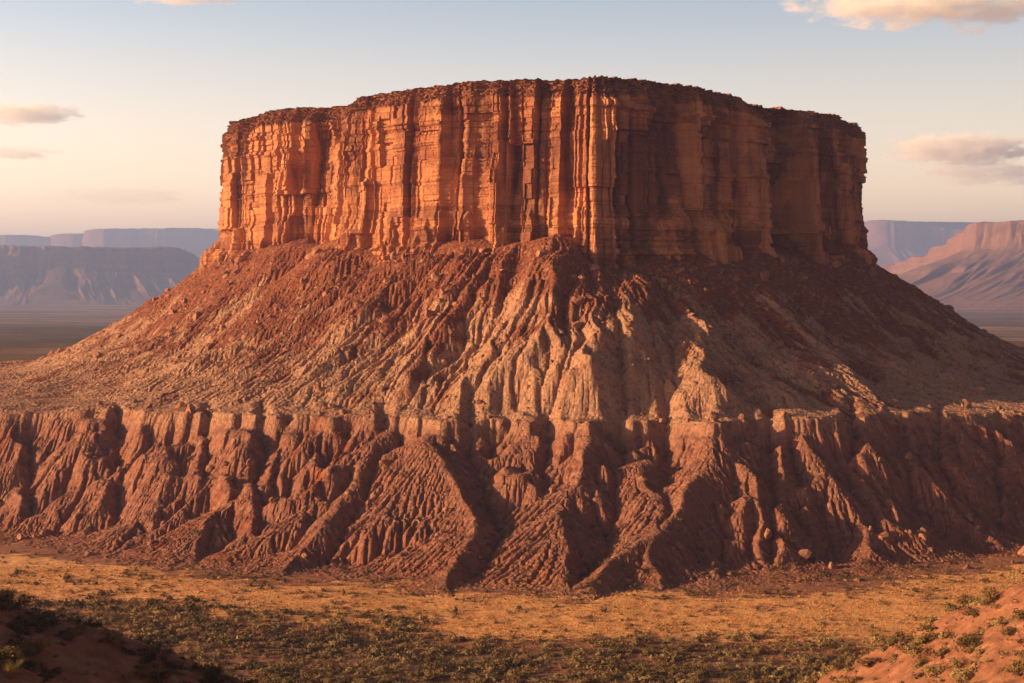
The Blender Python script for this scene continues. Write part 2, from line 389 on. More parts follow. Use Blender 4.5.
# ------------------------------------------------------------------ terrain height, before erosion
ous = np.arange(0, LEN, 2.0); oux = np.interp(ous, seg, cpc[:, 0]); ouy = np.interp(ous, seg, cpc[:, 1])
onx = np.interp(ous, us, NXu); ony = np.interp(ous, us, NYu); ozb = np.interp(ous, S, ZB)
oxi = np.interp(ous, S, XI)
def near_outline(x, y):
    sh = x.shape; x = x.ravel(); y = y.ravel(); n = len(x)
    D2 = np.empty(n); I = np.empty(n, int)
    for a in range(0, n, 20000):
        d2 = (x[a:a+20000, None] - oux[None]) ** 2 + (y[a:a+20000, None] - ouy[None]) ** 2
        i = d2.argmin(1); I[a:a+20000] = i; D2[a:a+20000] = d2[np.arange(len(i)), i]
    d = np.sqrt(D2); sg = (x - oux[I]) * onx[I] + (y - ouy[I]) * ony[I]
    return np.where(sg < 0, -d, d).reshape(sh), ous[I].reshape(sh), ozb[I].reshape(sh), I.reshape(sh)

PLAIN = -87.0
def plain_h(x, y):
    """the plain and the foreground overlook"""
    r = np.hypot(x, y)
    z = PLAIN + .7 * fbm(x / 60, y / 60, 3, 71) * np.clip(r / 300, 0, 1) + .25 * fbm(x / 9, y / 9, 2, 75) * (r < 900)
    z = z + 10 * fbm(x / 900, y / 700, 3, 72) * sstep(900, 2500, r)
    # low dark benches far left, mid distance
    z = z + 5 * ridged(x / 260, y / 420, 3, 77) * sstep(900, 1500, r) * sstep(6000, 3500, r)
    z = z + 20 * sstep(0, 90, y - 1900 + 180 * fbm(x / 350, y / 350, 2, 73) - .2 * x) * sstep(3100, 2500, y) * sstep(-100, -400, x)
    over = -2.5 - .42 * np.clip(y - 4, 0, None)
    z = np.maximum(z, over + 1.5 * fbm(x / 20, y / 20, 2, 74))
    # foreground spur, left: crest beside the view, falling to the right
    def spur(x0, y0, z0, dx, dy, sl, along, seed):
        u = (x - x0) * dx + (y - y0) * dy; v = -(x - x0) * dy + (y - y0) * dx
        return z0 - sl * np.sqrt(v * v + 16) + sl * 4 - np.where(u > 0, along * u, -.05 * u) + 2.0 * fbm(x / 16, y / 16, 5, seed) + .35 * fbm(x / 1.6, y / 1.6, 2, seed + 2)
    l = spur(-50, 116, -23.6, -.12, .993, .43, .50, 81)
    r_ = spur(84, 165, -24.6, .25, .968, .55, .36, 82)
    z = np.maximum(z, np.minimum(l, 10)); z = np.maximum(z, r_)
    return z

edge = [(-700, 900), (-400, 700), (-200, 590), (0, 540), (80, 522), (150, 508), (235, 494), (325, 484), (437, 470), (510, 470), (580, 466), (640, 470), (715, 464), (795, 472), (880, 486), (985, 508), (1100, 540), (1300, 640), (1600, 850)]
ex_, ed_ = np.array(edge, float).T; ed_ = ed_ + 30
crests = [  # picture column, row, distance: spur crests running down from the bench
 [(437, 424, 470), (448, 460, 456), (468, 520, 440), (455, 572, 424)],
 [(715, 424, 466), (702, 470, 452), (662, 530, 437), (600, 578, 424)],
 [(325, 424, 484), (322, 470, 468), (285, 530, 450), (235, 562, 438)],
 [(235, 424, 494), (222, 462, 482), (180, 512, 466), (130, 545, 452)],
 [(150, 424, 508), (130, 460, 494), (60, 510, 476), (-20, 538, 462)],
 [(75, 422, 523), (30, 460, 508), (-60, 505, 486), (-150, 530, 470)],
 [(0, 422, 540), (-60, 462, 525), (-160, 505, 500)],
 [(582, 424, 468), (578, 470, 452), (560, 515, 443)],
 [(380, 424, 478), (365, 470, 466), (325, 515, 452), (290, 552, 441)],
 [(795, 424, 474), (825, 470, 462), (880, 530, 447), (930, 562, 436)],
 [(880, 424, 488), (925, 470, 476), (985, 525, 458), (1040, 552, 448)],
 [(985, 426, 510), (1030, 470, 496), (1100, 525, 478)],
 [(1090, 426, 540), (1150, 480, 522), (1240, 525, 500)]]
for h_ in (-60, 42, 195, 284, 645, 845, 925, 1045):
    o_ = np.interp(h_, [-100, 300, 560, 760, 1100], [-.95, -.65, 0, .45, 1.0]); j_ = ((h_ * 37) % 23) - 11; k1 = 6 + ((h_ * 53) % 17) + (8 if 400 < h_ < 1000 else 0)
    crests.append([(h_, 428 + k1, 0), (h_ + 45 * o_ + j_, 462 + k1, 0), (h_ + 80 * o_ - j_, 500 + k1, 0)])
def crest_d(c_, r_):
    return float(np.interp(c_, ex_, ed_)) + 2 - .58 * (r_ - 424)
crests = [[(p[0], p[1], crest_d(p[0], p[1])) for p in [(q_[0], 424 + .94 * (q_[1] - 424)) for q_ in cr]] for cr in crests]
ribs = [  # spurs on the talus above the bench: column, row, distance, then relief and half width
 ([(566, 270, 594), (556, 320, 560), (545, 375, 520), (520, 415, 485)], 11.5, 36),
 ([(655, 290, 590), (640, 335, 560), (622, 385, 520), (610, 415, 490)], 6.0, 12),
 ([(690, 300, 600), (700, 350, 560), (712, 400, 505), (716, 420, 475)], 5.0, 12),
 ([(600, 330, 560), (598, 380, 520), (585, 415, 480)], 4.0, 9),
 ([(470, 262, 600), (430, 320, 565), (380, 385, 520)], 4.5, 12),
 ([(400, 262, 620), (340, 330, 580), (270, 395, 540)], 4.5, 14),
 ([(750, 300, 640), (830, 370, 580), (900, 415, 520)], 4.5, 14)]
def seg_eval(x, y, pts, val):
    """distance to a polyline and the value interpolated at the nearest point"""
    bd = np.full(x.shape, 1e9); bv = np.zeros(x.shape)
    for (a, b, va, vb) in zip(pts[:-1], pts[1:], val[:-1], val[1:]):
        dx, dy = b[0] - a[0], b[1] - a[1]; L2 = dx * dx + dy * dy
        t = np.clip(((x - a[0]) * dx + (y - a[1]) * dy) / L2, 0, 1)
        d = np.hypot(x - a[0] - t * dx, y - a[1] - t * dy); v = va + (vb - va) * t
        m_ = d < bd; bd = np.where(m_, d, bd); bv = np.where(m_, v, bv)
    return bd, bv
def terrain(x, y, detail=True):
    d, s_, zb, I = near_outline(x, y)
    dw = d + 4 * fbm(x / 30, y / 30, 3, 91)
    dc = np.clip(dw, 0, 158)
    f = .735 * dc - .00212 * dc * dc + .02 * np.clip(dw - 158, 0, None)
    k_ = np.clip((d / 60), 0, 1)
    zt = zb * (1 - k_) + 10 * k_ - f
    zt = np.where(d < 0, zb + np.minimum(-d, 14) * .35, zt)
    lim = -52.0 + .04 * np.clip(y - 500, 0, 300) + 1.8 * fbm(x / 25, y / 25, 3, 92)
    q = zt - lim; zt = lim + .5 * (q + np.sqrt(q * q + 9))             # soft landing on the bench
    if detail:
        x0_, y0_ = x, y; x = x + 3.5 * perlin(x0_ / 14, y0_ / 14, 44) ; y = y + 3.5 * perlin(x0_ / 14, y0_ / 14, 45)
        for pts, A, w in ribs:
            W_ = [P(p[0], p[2]) for p in pts]
            dist, v = seg_eval(x, y, W_, [.5, 1] + [.75] * (len(pts) - 3) + [.08])
            zt = zt + A * v * np.clip(1 - dist / w, 0, 1) * (d > 1)
        th = np.arctan2(x - 30, 668 - y); rr = np.hypot(x - 30, 668 - y)
        wv = .018 * perlin(x / 30, y / 30, 97)
        gl = 2.7 * ridged((th + wv) * 6.5, rr / 170, 2, 93) + 1.7 * ridged((th + wv) * 19, rr / 60, 2, 94) + .7 * ridged((th + wv) * 44, rr / 30, 2, 193)
        zt = zt + gl * sstep(0, 14, d) * sstep(175, 115, d) * (1 - .55 * sstep(70, 105, d)); x, y = x0_, y0_
    # front of the bench
    xi = 512 + F * x / np.maximum(y, 50)
    ed = np.interp(xi, ex_, ed_)
    yb = ed - y + .8 * (hash1(np.floor((x + 3 * perlin(x / 9, y / 9, 43)) / 7.5), 42) - .5) + 8 * perlin(x / 60, x * 0, 40) + 6.0 * fbm(x / 26, y / 26, 3, 95) + 2.6 * perlin(x / 6, y / 6, 46) + 3.5 * perlin(x / 15, y / 15, 146)                      # metres in front of the edge line
    best = np.full(x.shape, -999.); xw = x + 5 * perlin(x / 28, y / 28, 47) + 1.6 * perlin(x / 9, y / 9, 49); yw = y + 5 * perlin(x / 26, y / 26, 48) + 1.2 * perlin(x / 9, y / 9, 149)
    for cr in crests:
        W_ = [P(p[0], p[2]) for p in cr]; vv = [-(p[1] - HY) / F * p[2] for p in cr]
        dist, v = seg_eval(xw, yw, W_, vv)
        dxw = xw - np.interp(-yw, [-p[1] for p in W_], [p[0] for p in W_])        # side of the crest: + is to its right
        skew = 1 if cr[0][0] < 740 else 0
        sl_ = np.where(dxw > 0, .56 + .06 * skew, .54 - .12 * skew)
        best = np.maximum(best, np.minimum(v - 1.6, -50.5 + .5 * perlin(x / 5, y / 5, 190)) - sl_ * (np.sqrt(dist * dist + 3) - 1.7))
    hd = np.min([np.abs(xi - h_) for h_ in (0, 75, 150, 235, 325, 437, 582, 715, 795, 880, 985, 1090, -90, -180)], axis=0)
    yb = yb + 3.5 * sstep(6, 44, hd + 5 * perlin(x / 15, y / 15, 39)) - 1
    wl = sstep(-30, -3, yb) * (yb < 60); ez = -46.2 + 2.2 * fbm(x / 38, y / 38, 3, 192) - 3.2 * np.max([np.exp(-((xi + 3 * perlin(x / 6, y / 6, 188) - g_) / 6.5) ** 2) for g_ in (28, 118, 208, 262, 386, 470, 548, 622, 668, 772, 852, 940, 1000)], axis=0)
    zt = zt * (1 - wl) + np.minimum(zt, ez + .10 * np.clip(-yb, 0, 40) + .6 * fbm(x / 7, y / 7, 3, 191)) * wl
    q = np.clip(yb + 2, -40, None); wall = ez - .8 - np.where(q < 0, .9 * q, np.minimum(2.2 * q, 3.8 + 3.5 * fbm(x / 18, y / 18, 2, 189)) + (.57 * np.clip(q - 2.2, 0, None))) + 1.6 * perlin(x / 14, y / 40, 96) * (q > 0)        # the scalloped slope between the spurs
    front_ = np.maximum(best, wall)
    cut = yb > -40
    z = np.where(cut, np.minimum(zt, np.maximum(front_, -200)), zt)
    pl = PLAIN + .7 * fbm(x / 60, y / 60, 3, 71)
    apron = pl + 15 * np.clip(1 - np.clip(yb, 0, 96) / 96, 0, 1) ** 2.2 - .5
    z = np.where(yb > -40, apron + .5 * ((z - apron) + np.sqrt((z - apron) ** 2 + 6)), z)
    z = np.where(yb > 140, pl - 2.5, z)
    return z, d, s_, yb

# ------------------------------------------------------------------ the eroded patch
G = 0.8
gx = np.arange(-330, 330, G); gy = np.arange(386, 800, G)
X, Y = np.meshgrid(gx, gy)
Z, Dd, Ss, YB = terrain(X, Y)
Z0 = Z.copy()
def erode(Z, iters, K, hard, G=0.8, AC=None, creep=.72, nz_=.10, cap_=6000):
    ny, nx = Z.shape; n = ny * nx
    offs = [(-1, -1), (-1, 0), (-1, 1), (0, -1), (0, 1), (1, -1), (1, 0), (1, 1)]
    idx = np.arange(n).reshape(ny, nx)
    for it in range(iters):
        Zn = Z + rng.normal(0, nz_, Z.shape)
        Zp = np.pad(Zn, 1, mode='edge'); best = np.zeros_like(Z); rec = idx.copy()
        for dy, dx in offs:
            L_ = math.hypot(dy, dx) * G
            sl_ = (Zn - Zp[1 + dy:1 + dy + ny, 1 + dx:1 + dx + nx]) / L_ * (1 + rng.normal(0, .25, Z.shape))
            r_ = np.clip(idx + dy * nx + dx, 0, n - 1)
            mk = sl_ > best; best = np.where(mk, sl_, best); rec = np.where(mk, r_, rec)
        rec = rec.ravel(); order = np.argsort(-Zn, axis=None)
        A = [1.0] * n; rl = rec.tolist()
        for i in order.tolist():
            r_ = rl[i]
            if r_ != i: A[r_] += A[i]
        A = np.array(A).reshape(Z.shape)
        zr = Zn.ravel()[rec].reshape(Z.shape)
        drop = np.maximum(Zn - zr, 0)
        inc = K * np.clip(np.sqrt(np.minimum(A, cap_)) - AC, 0, None) * best * hard
        Z = Z - np.minimum(inc, .55 * drop + .02)
        # slopes that are too steep creep
        for _ in range(1):
            for ax in (0, 1):
                g_ = np.diff(Z, axis=ax); ex = np.sign(g_) * np.clip(np.abs(g_) - creep * G, 0, None) * .22
                if ax == 0: Z[:-1] += ex; Z[1:] -= ex
                else: Z[:, :-1] += ex; Z[:, 1:] -= ex
    return Z, A
hard = np.where(Dd < 3, 0, np.where(YB < -5, .42 - .22 * sstep(-50, -20, YB), .95)) * sstep(108, 70, YB)
AC = 1.2 + 3.2 * sstep(-.35, .35, fbm(X / 17, Y / 17, 2, 197))
hard = hard * np.where((Z0 > -52) & (Z0 < -44) & (YB > -12), .15, 1) * (.75 + .5 * sstep(-.3, .3, fbm(X / 40, Y / 40, 2, 98)))
Z, A = erode(Z, 14, .042, hard, AC=AC)
# strata ledges: steepen bands of height
def terrace(Z, zc, w, a):
    q = (Z - zc) / w
    return Z + a * np.where(np.abs(q) < 1, np.sin(np.pi * q) , 0) * .32 * w
wz = 1.0 * fbm(X / 35, Y / 35, 2, 99)
Zt = Z
for zc, w, a in ((-48.5, 2.6, .8), (-56, 1.6, .5), (-64, 1.4, .4), (-33, 1.5, .4), (-21, 1.3, .35)):
    Zt = terrace(Zt + wz, zc, w, a) - wz
Z = np.where(Dd > 2, Zt, Z)
# finer grid
G2 = 0.45
gx2 = np.arange(gx[0], gx[-1], G2); gy2 = np.r_[np.arange(gy[0], 700, G2), np.arange(700, gy[-1], .9)]
def resample(Q):
    fx = (gx2 - gx[0]) / G; fy = (gy2 - gy[0]) / G
    ix = np.clip(fx.astype(int), 1, len(gx) - 3); iy = np.clip(fy.astype(int), 1, len(gy) - 3); tx_ = fx - ix; ty_ = fy - iy
    def cw(t): return [-.5*t+t*t-.5*t**3, 1-2.5*t*t+1.5*t**3, .5*t+2*t*t-1.5*t**3, -.5*t*t+.5*t**3]
    a = sum(w_[:, None] * Q[iy - 1 + k_] for k_, w_ in enumerate(cw(ty_)))
    return sum(w_[None, :] * a[:, ix - 1 + k_] for k_, w_ in enumerate(cw(tx_)))
ZF = resample(Z); DF = resample(Dd); SF = resample(Ss); YF = resample(YB); AF = resample(np.log2(A))
XF, YF_ = np.meshgrid(gx2, gy2)
hf = np.where(DF < 3, 0, np.where(YF < -5, .55 - .3 * sstep(-50, -20, YF), 1.0)) * sstep(108, 70, YF) * (YF_ < 690) * np.where((YF > -10) & (YF < 6), .4, 1)
ZF, _a = erode(ZF, 6, .055, hf, G=G2, AC=.6 + 1.6 * sstep(-.3, .3, fbm(XF / 12, YF_ / 12, 2, 198)), creep=.95, nz_=.05, cap_=500)
tal = sstep(-2, 6, DF) * sstep(150, 90, DF) * sstep(-10, -25, YF)
rocky = np.clip(.35 + .9 * fbm(XF / 22, YF_ / 22, 3, 101), .1, 1)
ZF = ZF + .60 * rocky * fbm(XF / 3.1, YF_ / 3.1, 4, 102, .62) + .75 * rocky * tal * np.maximum(ridged(XF / 2.6, YF_ / 2.6, 2, 103) - .1, 0) \
        + .26 * fbm(XF / 1.1, YF_ / 1.1, 2, 104)
ZF = ZF + (.5 * tal + .35 * sstep(0, 10, YF)) * perlin(SF / 2.6 + .6 * perlin(XF / 9, YF_ / 9, 8), DF / 22, 105) * sstep(124, 90, YF)
patch_edge = np.minimum.reduce([XF - gx2[0], gx2[-1] - XF, gy2[-1] - YF_])
ZF = ZF - 3 * sstep(12, 0, patch_edge)
ZF = np.where(YF > 98, ZF - sstep(98, 118, YF) * 1.2, ZF)
# what covers the surface: pale clay or debris, banded badland, red foot
nfx = fbm(XF / 45, YF_ / 45, 3, 111)
xi2 = 512 + F * XF / YF_
pale = .42 * sstep(35, 120, DF) + .18 * sstep(-46, -38, -np.abs(ZF + 43)) + .35 * nfx + .10
pale = pale + .26 * np.exp(-((xi2 - 590) / 150) ** 2) * sstep(15, 50, DF) - .25 * sstep(60, 0, DF) + .12
pale = pale + .25 * sstep(30, 60, YF) * sstep(-.2, .3, fbm(XF / 16, YF_ / 16, 3, 112))
strata = sstep(-8, 4, YF) * sstep(-44.5, -47.0, ZF)
red = sstep(38, 86, YF) * .6 * sstep(-70, -82, ZF) * sstep(-.4, .4, nfx + .2)
def grassf(x, y, yb):
    ns = fbm(x / 60, y / 30, 3, 121); lefty = np.clip(-x / 150, 0, 1)
    return sstep(334 + 48 * lefty, 358 + 62 * lefty, y - 12 * ns) * sstep(88, 120, yb + 18 * ns + 9 * fbm(x / 11, y / 6, 3, 122)) * (np.hypot(x, y) < 520)
foot = sstep(70, 98, YF + 8 * nfx + 6 * fbm(XF / 8, YF_ / 6, 3, 123))
M_ter = mat_terrain()
talus = link("talus_slope", mesh_from("talus_slope", np.stack([XF, YF_, ZF], -1).reshape(-1, 3), grid_faces(len(gy2), len(gx2)),
             dict(pale=pale, su=SF, sd=DF, strata=strata, red=red, foot=foot, grass=grassf(XF, YF_, YF)), smooth=False), M_ter, mesa)
def patch_z(x, y):
    fx = (np.asarray(x) - gx2[0]) / G2; ix = np.clip(fx.astype(int), 0, len(gx2) - 2); t = np.clip(fx - ix, 0, 1)
    iy = np.clip(np.searchsorted(gy2, y) - 1, 0, len(gy2) - 2); ty_ = np.clip((np.asarray(y) - gy2[iy]) / (gy2[iy + 1] - gy2[iy]), 0, 1)
    return (ZF[iy, ix] * (1 - t) + ZF[iy, ix + 1] * t) * (1 - ty_) + (ZF[iy + 1, ix] * (1 - t) + ZF[iy + 1, ix + 1] * t) * ty_

# ------------------------------------------------------------------ the ground, one sheet to the horizon
def axis(fine, mid, far):
    """positions: fine step inside, then growing to far"""
    a, b, h = fine; p = list(np.arange(a, b, h)); q = p[-1]; st_ = h
    while q < far[1]: st_ = min(st_ * 1.09, far[2]); q += st_; p.append(q)
    q = p[0]; st_ = h
    while q > far[0]: st_ = min(st_ * 1.09, far[2]); q -= st_; p.insert(0, q)
    return np.array(p)
ax = axis((-190, 190, .55), 0, (-30000, 30000, 900)); ay = axis((60, 470, .8), 0, (-3000, 42000, 900)); ay = np.unique(np.r_[ay, np.arange(60, 235, .4)])
AX, AY = np.meshgrid(ax, ay)
GZ = plain_h(AX, AY)
big = (np.abs(AX) < 900) & (AY > 364) & (AY < 1500)
tz = np.full(AX.shape, -999.); tz_, td_, _, tyb = terrain(AX[big], AY[big], False); tz[big] = tz_
inside = (AX > -330) & (AX < 328) & (AY > 386) & (AY < 798)
infl = sstep(900, 500, np.abs(AX)) * sstep(1500, 1100, AY)
rise = np.maximum(tz, GZ)
rise = np.where(tz > -900, GZ + (rise - GZ) * infl, GZ)
ind = np.minimum.reduce([AX + 330, 328 - AX, 798 - AY])
GZ = np.where(inside & (tz > PLAIN - 1.0), np.minimum(rise, rise - 12 * sstep(0, 14, ind)) , rise)
inp = inside & (AY < 560)
if True:
    pz = patch_z(np.clip(AX, gx2[0], gx2[-1]), np.clip(AY, gy2[0], gy2[-1]))
    front_zone = inside & (AY < 520)
    GZ = np.where(front_zone & (pz > plain_h(AX, AY) + .0), np.minimum(GZ, pz - 2.5), GZ)
    GZ = np.where(front_zone & (pz <= plain_h(AX, AY)), plain_h(AX, AY), GZ)
GZ = GZ - np.hypot(AX, AY) ** 2 / (2 * 6371000.)

def mat_ground():
    m = MB("desert_ground")
    c = ground_colour(m)
    far = m.noise(m.pos((.0010, .0035, 0)), 1, 6, .6, .6)
    fc_ = m.ramp(far, [(.35, (.10, .065, .045)), (.47, (.20, .10, .06)), (.56, (.36, .18, .11)), (.68, (.44, .25, .16))])
    fsp = m.noise(m.pos((.012, .03, 0)), 1, 6, .75)
    fc_ = m.mix(m.ramp(fsp, [(.46, 0.), (.60, .8)]), fc_, (.075, .055, .036))
    c = m.mix(m.attr("far"), c, fc_)
    c = m.mix(m.attr("darkland"), c, m.ramp(m.noise(m.pos((.012, .03, 0)), 1, 7, .75), [(.38, (.045, .032, .024)), (.52, (.11, .062, .042)), (.62, (.24, .12, .07))]))
    n1 = m.bump(m.noise(m.pos(), .8, 6, .7), .5, .6)
    n2 = m.bump(m.noise(m.pos((.12, .12, .12)), 1, 4, .6), 1.5, .4, n1)
    return m.done(c, n2)
AR = np.hypot(AX, AY)
ns = fbm(AX / 60, AY / 30, 3, 121)
dmid = AY - 12 * ns
lefty = np.clip(-AX / 150, -1, 1)
grass = sstep(336 + 22 * lefty.clip(0), 356 + 30 * lefty.clip(0), dmid) * sstep(452, 436, dmid + 5 * ns)
gy_ = np.full(AX.shape, 200.); gy_[big] = tyb
grass = grassf(AX, AY, gy_)
scrub = .55 * sstep(360, 335, dmid - 25 * lefty) * (AY > 100)
hill = sstep(3, 8, GZ - (PLAIN)) * (AY < 330)
scrub = scrub * (1 - hill); grass = grass * (1 - hill)
far = sstep(500, 900, AR)
dark = sstep(900, 1200, AR) * sstep(3700, 3200, AY + 400 * ns) * sstep(0, -250, AX) * .9
ground = link("ground", mesh_from("ground", np.stack([AX, AY, GZ], -1).reshape(-1, 3), grid_faces(len(ay), len(ax)),
              dict(grass=grass, scrub=scrub, far=far, darkland=dark)), mat_ground(), kind="structure")
_gi = (ax, ay, GZ)
def ground_z(x, y):
    x = np.asarray(x, float); y = np.asarray(y, float)
    ix = np.clip(np.searchsorted(ax, x) - 1, 0, len(ax) - 2); iy = np.clip(np.searchsorted(ay, y) - 1, 0, len(ay) - 2)
    t = (x - ax[ix]) / (ax[ix + 1] - ax[ix]); u = (y - ay[iy]) / (ay[iy + 1] - ay[iy])
    return (GZ[iy, ix] * (1 - t) + GZ[iy, ix + 1] * t) * (1 - u) + (GZ[iy + 1, ix] * (1 - t) + GZ[iy + 1, ix + 1] * t) * u
def surf_z(x, y):
    x = np.asarray(x, float); y = np.asarray(y, float)
    g = ground_z(x, y); ok = (x > gx2[0]) & (x < gx2[-1]) & (y > gy2[0]) & (y < gy2[-1])
    return np.where(ok, np.maximum(g, patch_z(x, np.clip(y, gy2[0], gy2[-1]))), g)

# ------------------------------------------------------------------ mesas on the skyline
def mat_far():
    m = MB("far_rock")
    bed = m.noise(m.pos((.0006, .0006, .03)), 1, 5, .6); n = m.noise(m.pos((.01, .01, .01)), 1, 6, .65)
    c = m.ramp(bed, [(.3, (.12, .052, .036)), (.5, (.24, .10, .06)), (.7, (.17, .07, .048))])
    c = m.mix(m.ramp(n, [(.4, 0.), (.65, .6)]), c, (.28, .15, .10))
    return m.done(c, m.bump(n, 25, .7))
M_far = mat_far()
def far_mesa(name, rim, label, depth, seed, cliff_frac=.35, tal_slope=.55, wob=60, ncol=700):
    """rim: (column, skyline row, distance) from left to right; the land falls from the rim towards us"""
    r = np.array(rim, float); r[:, 2] *= 1.6; wob = wob * 1.6; depth = depth * 1.6; xi = np.linspace(r[0, 0], r[-1, 0], ncol)
    D = np.interp(xi, r[:, 0], r[:, 2]); row = np.interp(xi, r[:, 0], r[:, 1])
    x = (xi - 512) / F * D; y = D.copy(); zt = (HY - row) / F * D
    s = np.r_[0, np.cumsum(np.hypot(np.diff(x), np.diff(y)))]
    tx = np.gradient(x, s); ty = np.gradient(y, s); nx_, ny_ = ty, -tx
    base = PLAIN - 10 - D * D / (2 * 6371000.)
    H = zt - base; bay = wob * ridged(s / (wob * 9), s * 0, 3, seed) + wob * .35 * ridged(s / (wob * 2.2), s * 0, 3, seed + 3)
    rows_ = []
    for back in (depth, depth * .4, 150, 40, 8): rows_.append((x - nx_ * (back - bay), y - ny_ * (back - bay) , zt + (6 if back > 30 else 0) - (back > depth * .3) * 5 + 9 * perlin(s / 130, s * 0 + back * .01, seed) + 5 * perlin(s / 40, s * 0 + back, seed)))
    hb = cliff_frac * H
    for t in np.linspace(0, 1, 9):
        ledge = .12 * hb * (np.floor(t * 3)) / 3 + .10 * hb * t
        j = wob * .12 * ridged(s / 45, t * 1.3 + s * 0, 3, seed + 7)
        rows_.append((x + nx_ * (bay + ledge + j), y + ny_ * (bay + ledge + j), zt + (9 * perlin(s / 130, s * 0 + .08, seed) + 5 * perlin(s / 40, s * 0 + 8, seed)) * (1 - t) - hb * t))
    Ht = H - hb
    for t in np.linspace(.04, 1, 34):
        run = Ht / tal_slope * (t + .9 * t * t * t) * .8
        gul = ridged(s / 120 + .2 * perlin(s / 90, s * 0 + t * 2, seed), s * 0 + t * .8, 3, seed + 9)
        o_ = bay * (1 + .3 * t) + .22 * hb + run + wob * 1.1 * gul * np.sin(np.pi * min(1, t * 1.1)) + wob * .25 * fbm(s / 40, s * 0 + t * 6, 3, seed + 5)
        rows_.append((x + nx_ * o_, y + ny_ * o_, zt - hb - Ht * t - (25 if t == 1 else 0)))
    V_ = np.stack([np.stack(q, -1) for q in rows_], 0)
    f_ = grid_faces(V_.shape[0], V_.shape[1], flip=True)
    return link(name, mesh_from(name, V_.reshape(-1, 3), f_), M_far, None, kind="structure", label=label)
far_mesa("distant_mesa", [(-260, 250, 5600), (-100, 247, 5800), (-10, 246.5, 6000), (40, 248, 6050), (62, 247, 6050), (120, 249, 6150), (168, 248, 6250), (180, 252, 6350), (190, 259, 6500), (200, 266, 6700), (215, 285, 7000), (235, 300, 7300)],
         "long flat purple mesa left of the big mesa", 1400, 201)
far_mesa("distant_mesa", [(-250, 236, 11500), (20, 236, 11500), (62, 238, 11600), (70, 235, 11500), (96, 234, 11500), (104, 230, 11400), (170, 229, 11500), (215, 229.5, 11700), (300, 231, 12000), (420, 240, 12500), (600, 250, 12500), (800, 240, 12500), (850, 226, 12000), (880, 221, 11500), (905, 222, 11500), (935, 228, 11600), (960, 231, 11600), (1010, 228, 11800), (1200, 226, 12000), (1500, 228, 12000)],
         "palest blue line of mesas along the horizon", 3000, 202, .35, .45, 110, 1400)
far_mesa("distant_mesa", [(868, 300, 6300), (880, 284, 6000), (893, 267, 5700), (915, 262, 5500), (940, 256, 5300), (952, 247, 5200), (966, 243, 5100), (975, 233, 5000), (984, 224, 4950), (1000, 222, 4900), (1040, 222, 4800), (1120, 224, 4600), (1300, 226, 4400), (1500, 230, 4300)],
         "reddish sunlit mesa right of the big mesa", 1500, 203, .3, .42, 70)

# ------------------------------------------------------------------ boulders
def ico(sub):
    import bmesh
    bm = bmesh.new(); bmesh.ops.create_icosphere(bm, subdivisions=sub, radius=1)
    v = np.array([q.co[:] for q in bm.verts]); f = np.array([[a.index for a in p.verts] for p in bm.faces]); bm.free(); return v, f
def rock(sub, seed):
    v, f = ico(sub); r = np.random.default_rng(seed); v = v.copy()
    for _ in range(9):                                   # cut by random planes for flat, angular sides
        n = r.normal(size=3); n /= np.linalg.norm(n); dd = r.uniform(.45, .8)
        h = v @ n; v -= np.clip(h - dd, 0, None)[:, None] * n
    v *= r.uniform(.75, 1.2, 3) * np.array([1.1, 1, .8])
    v += .05 * r.normal(size=v.shape)
    return v, f
M_rock = mat_rock()
def on_frame(x, y, z, m=10):
    xi = 512 + F * x / y; yi = HY - F * z / y
    return (xi > -m) & (xi < 1024 + m) & (yi < 683 + m)
# candidates over talus, bench and gullies
n = 80000
bx = rng.uniform(-300, 310, n); by = rng.uniform(420, 770, n)
bz = surf_z(bx, by)
ixs = np.clip(((bx - gx2[0]) / G2).astype(int), 0, len(gx2) - 1); iys = np.clip(np.searchsorted(gy2, by) - 1, 0, len(gy2) - 1)
bd = DF[iys, ixs]; byb = YF[iys, ixs]; bA = AF[iys, ixs]
prob = .10 + .30 * sstep(110, 10, bd) + .06 * np.clip(bA - 2, 0, 6) + .25 * np.exp(-((byb + 6) / 8) ** 2)
prob *= np.clip(.5 + 1.3 * fbm(bx / 25, by / 25, 3, 131), .1, 1.3)
prob = np.where((bd < 3) | (byb > 104) | ((byb > 0) & (byb < 16)), 0, prob)
keep = (rng.uniform(size=n) < prob * .75) & on_frame(bx, by, bz)
bx, by, bz, bd, byb = [q[keep] for q in (bx, by, bz, bd, byb)]
bs = .38 / rng.uniform(.008, 1, len(bx)) ** .43
bs = np.clip(bs * (1 + .5 * np.exp(-bd / 30)), .3, 3.4)
ordr = np.argsort(-bs / by); big_i = ordr[:280]; small_i = ordr[280:]
variants = [mesh_from("boulder", *rock(2, 300 + k_), smooth=False) for k_ in range(8)]
def zone(x, y, d, yb):
    xi = 512 + F * x / y; side = "left part of the" if xi < 380 else ("middle of the" if xi < 720 else "shaded right part of the")
    if yb > 12: return f"red-brown boulder low on the gullied badland foot, {side} mesa", "boulders on the gullied foot"
    if yb > -14: return f"sandstone block on the edge of the pale bench, {side} mesa", "boulders on the bench edge"
    if d < 40: return f"angular red boulder fallen just under the cliff, {side} talus", "boulders under the cliff"
    return f"loose red-brown boulder halfway down the talus slope, {side} mesa", "boulders on the talus slope"
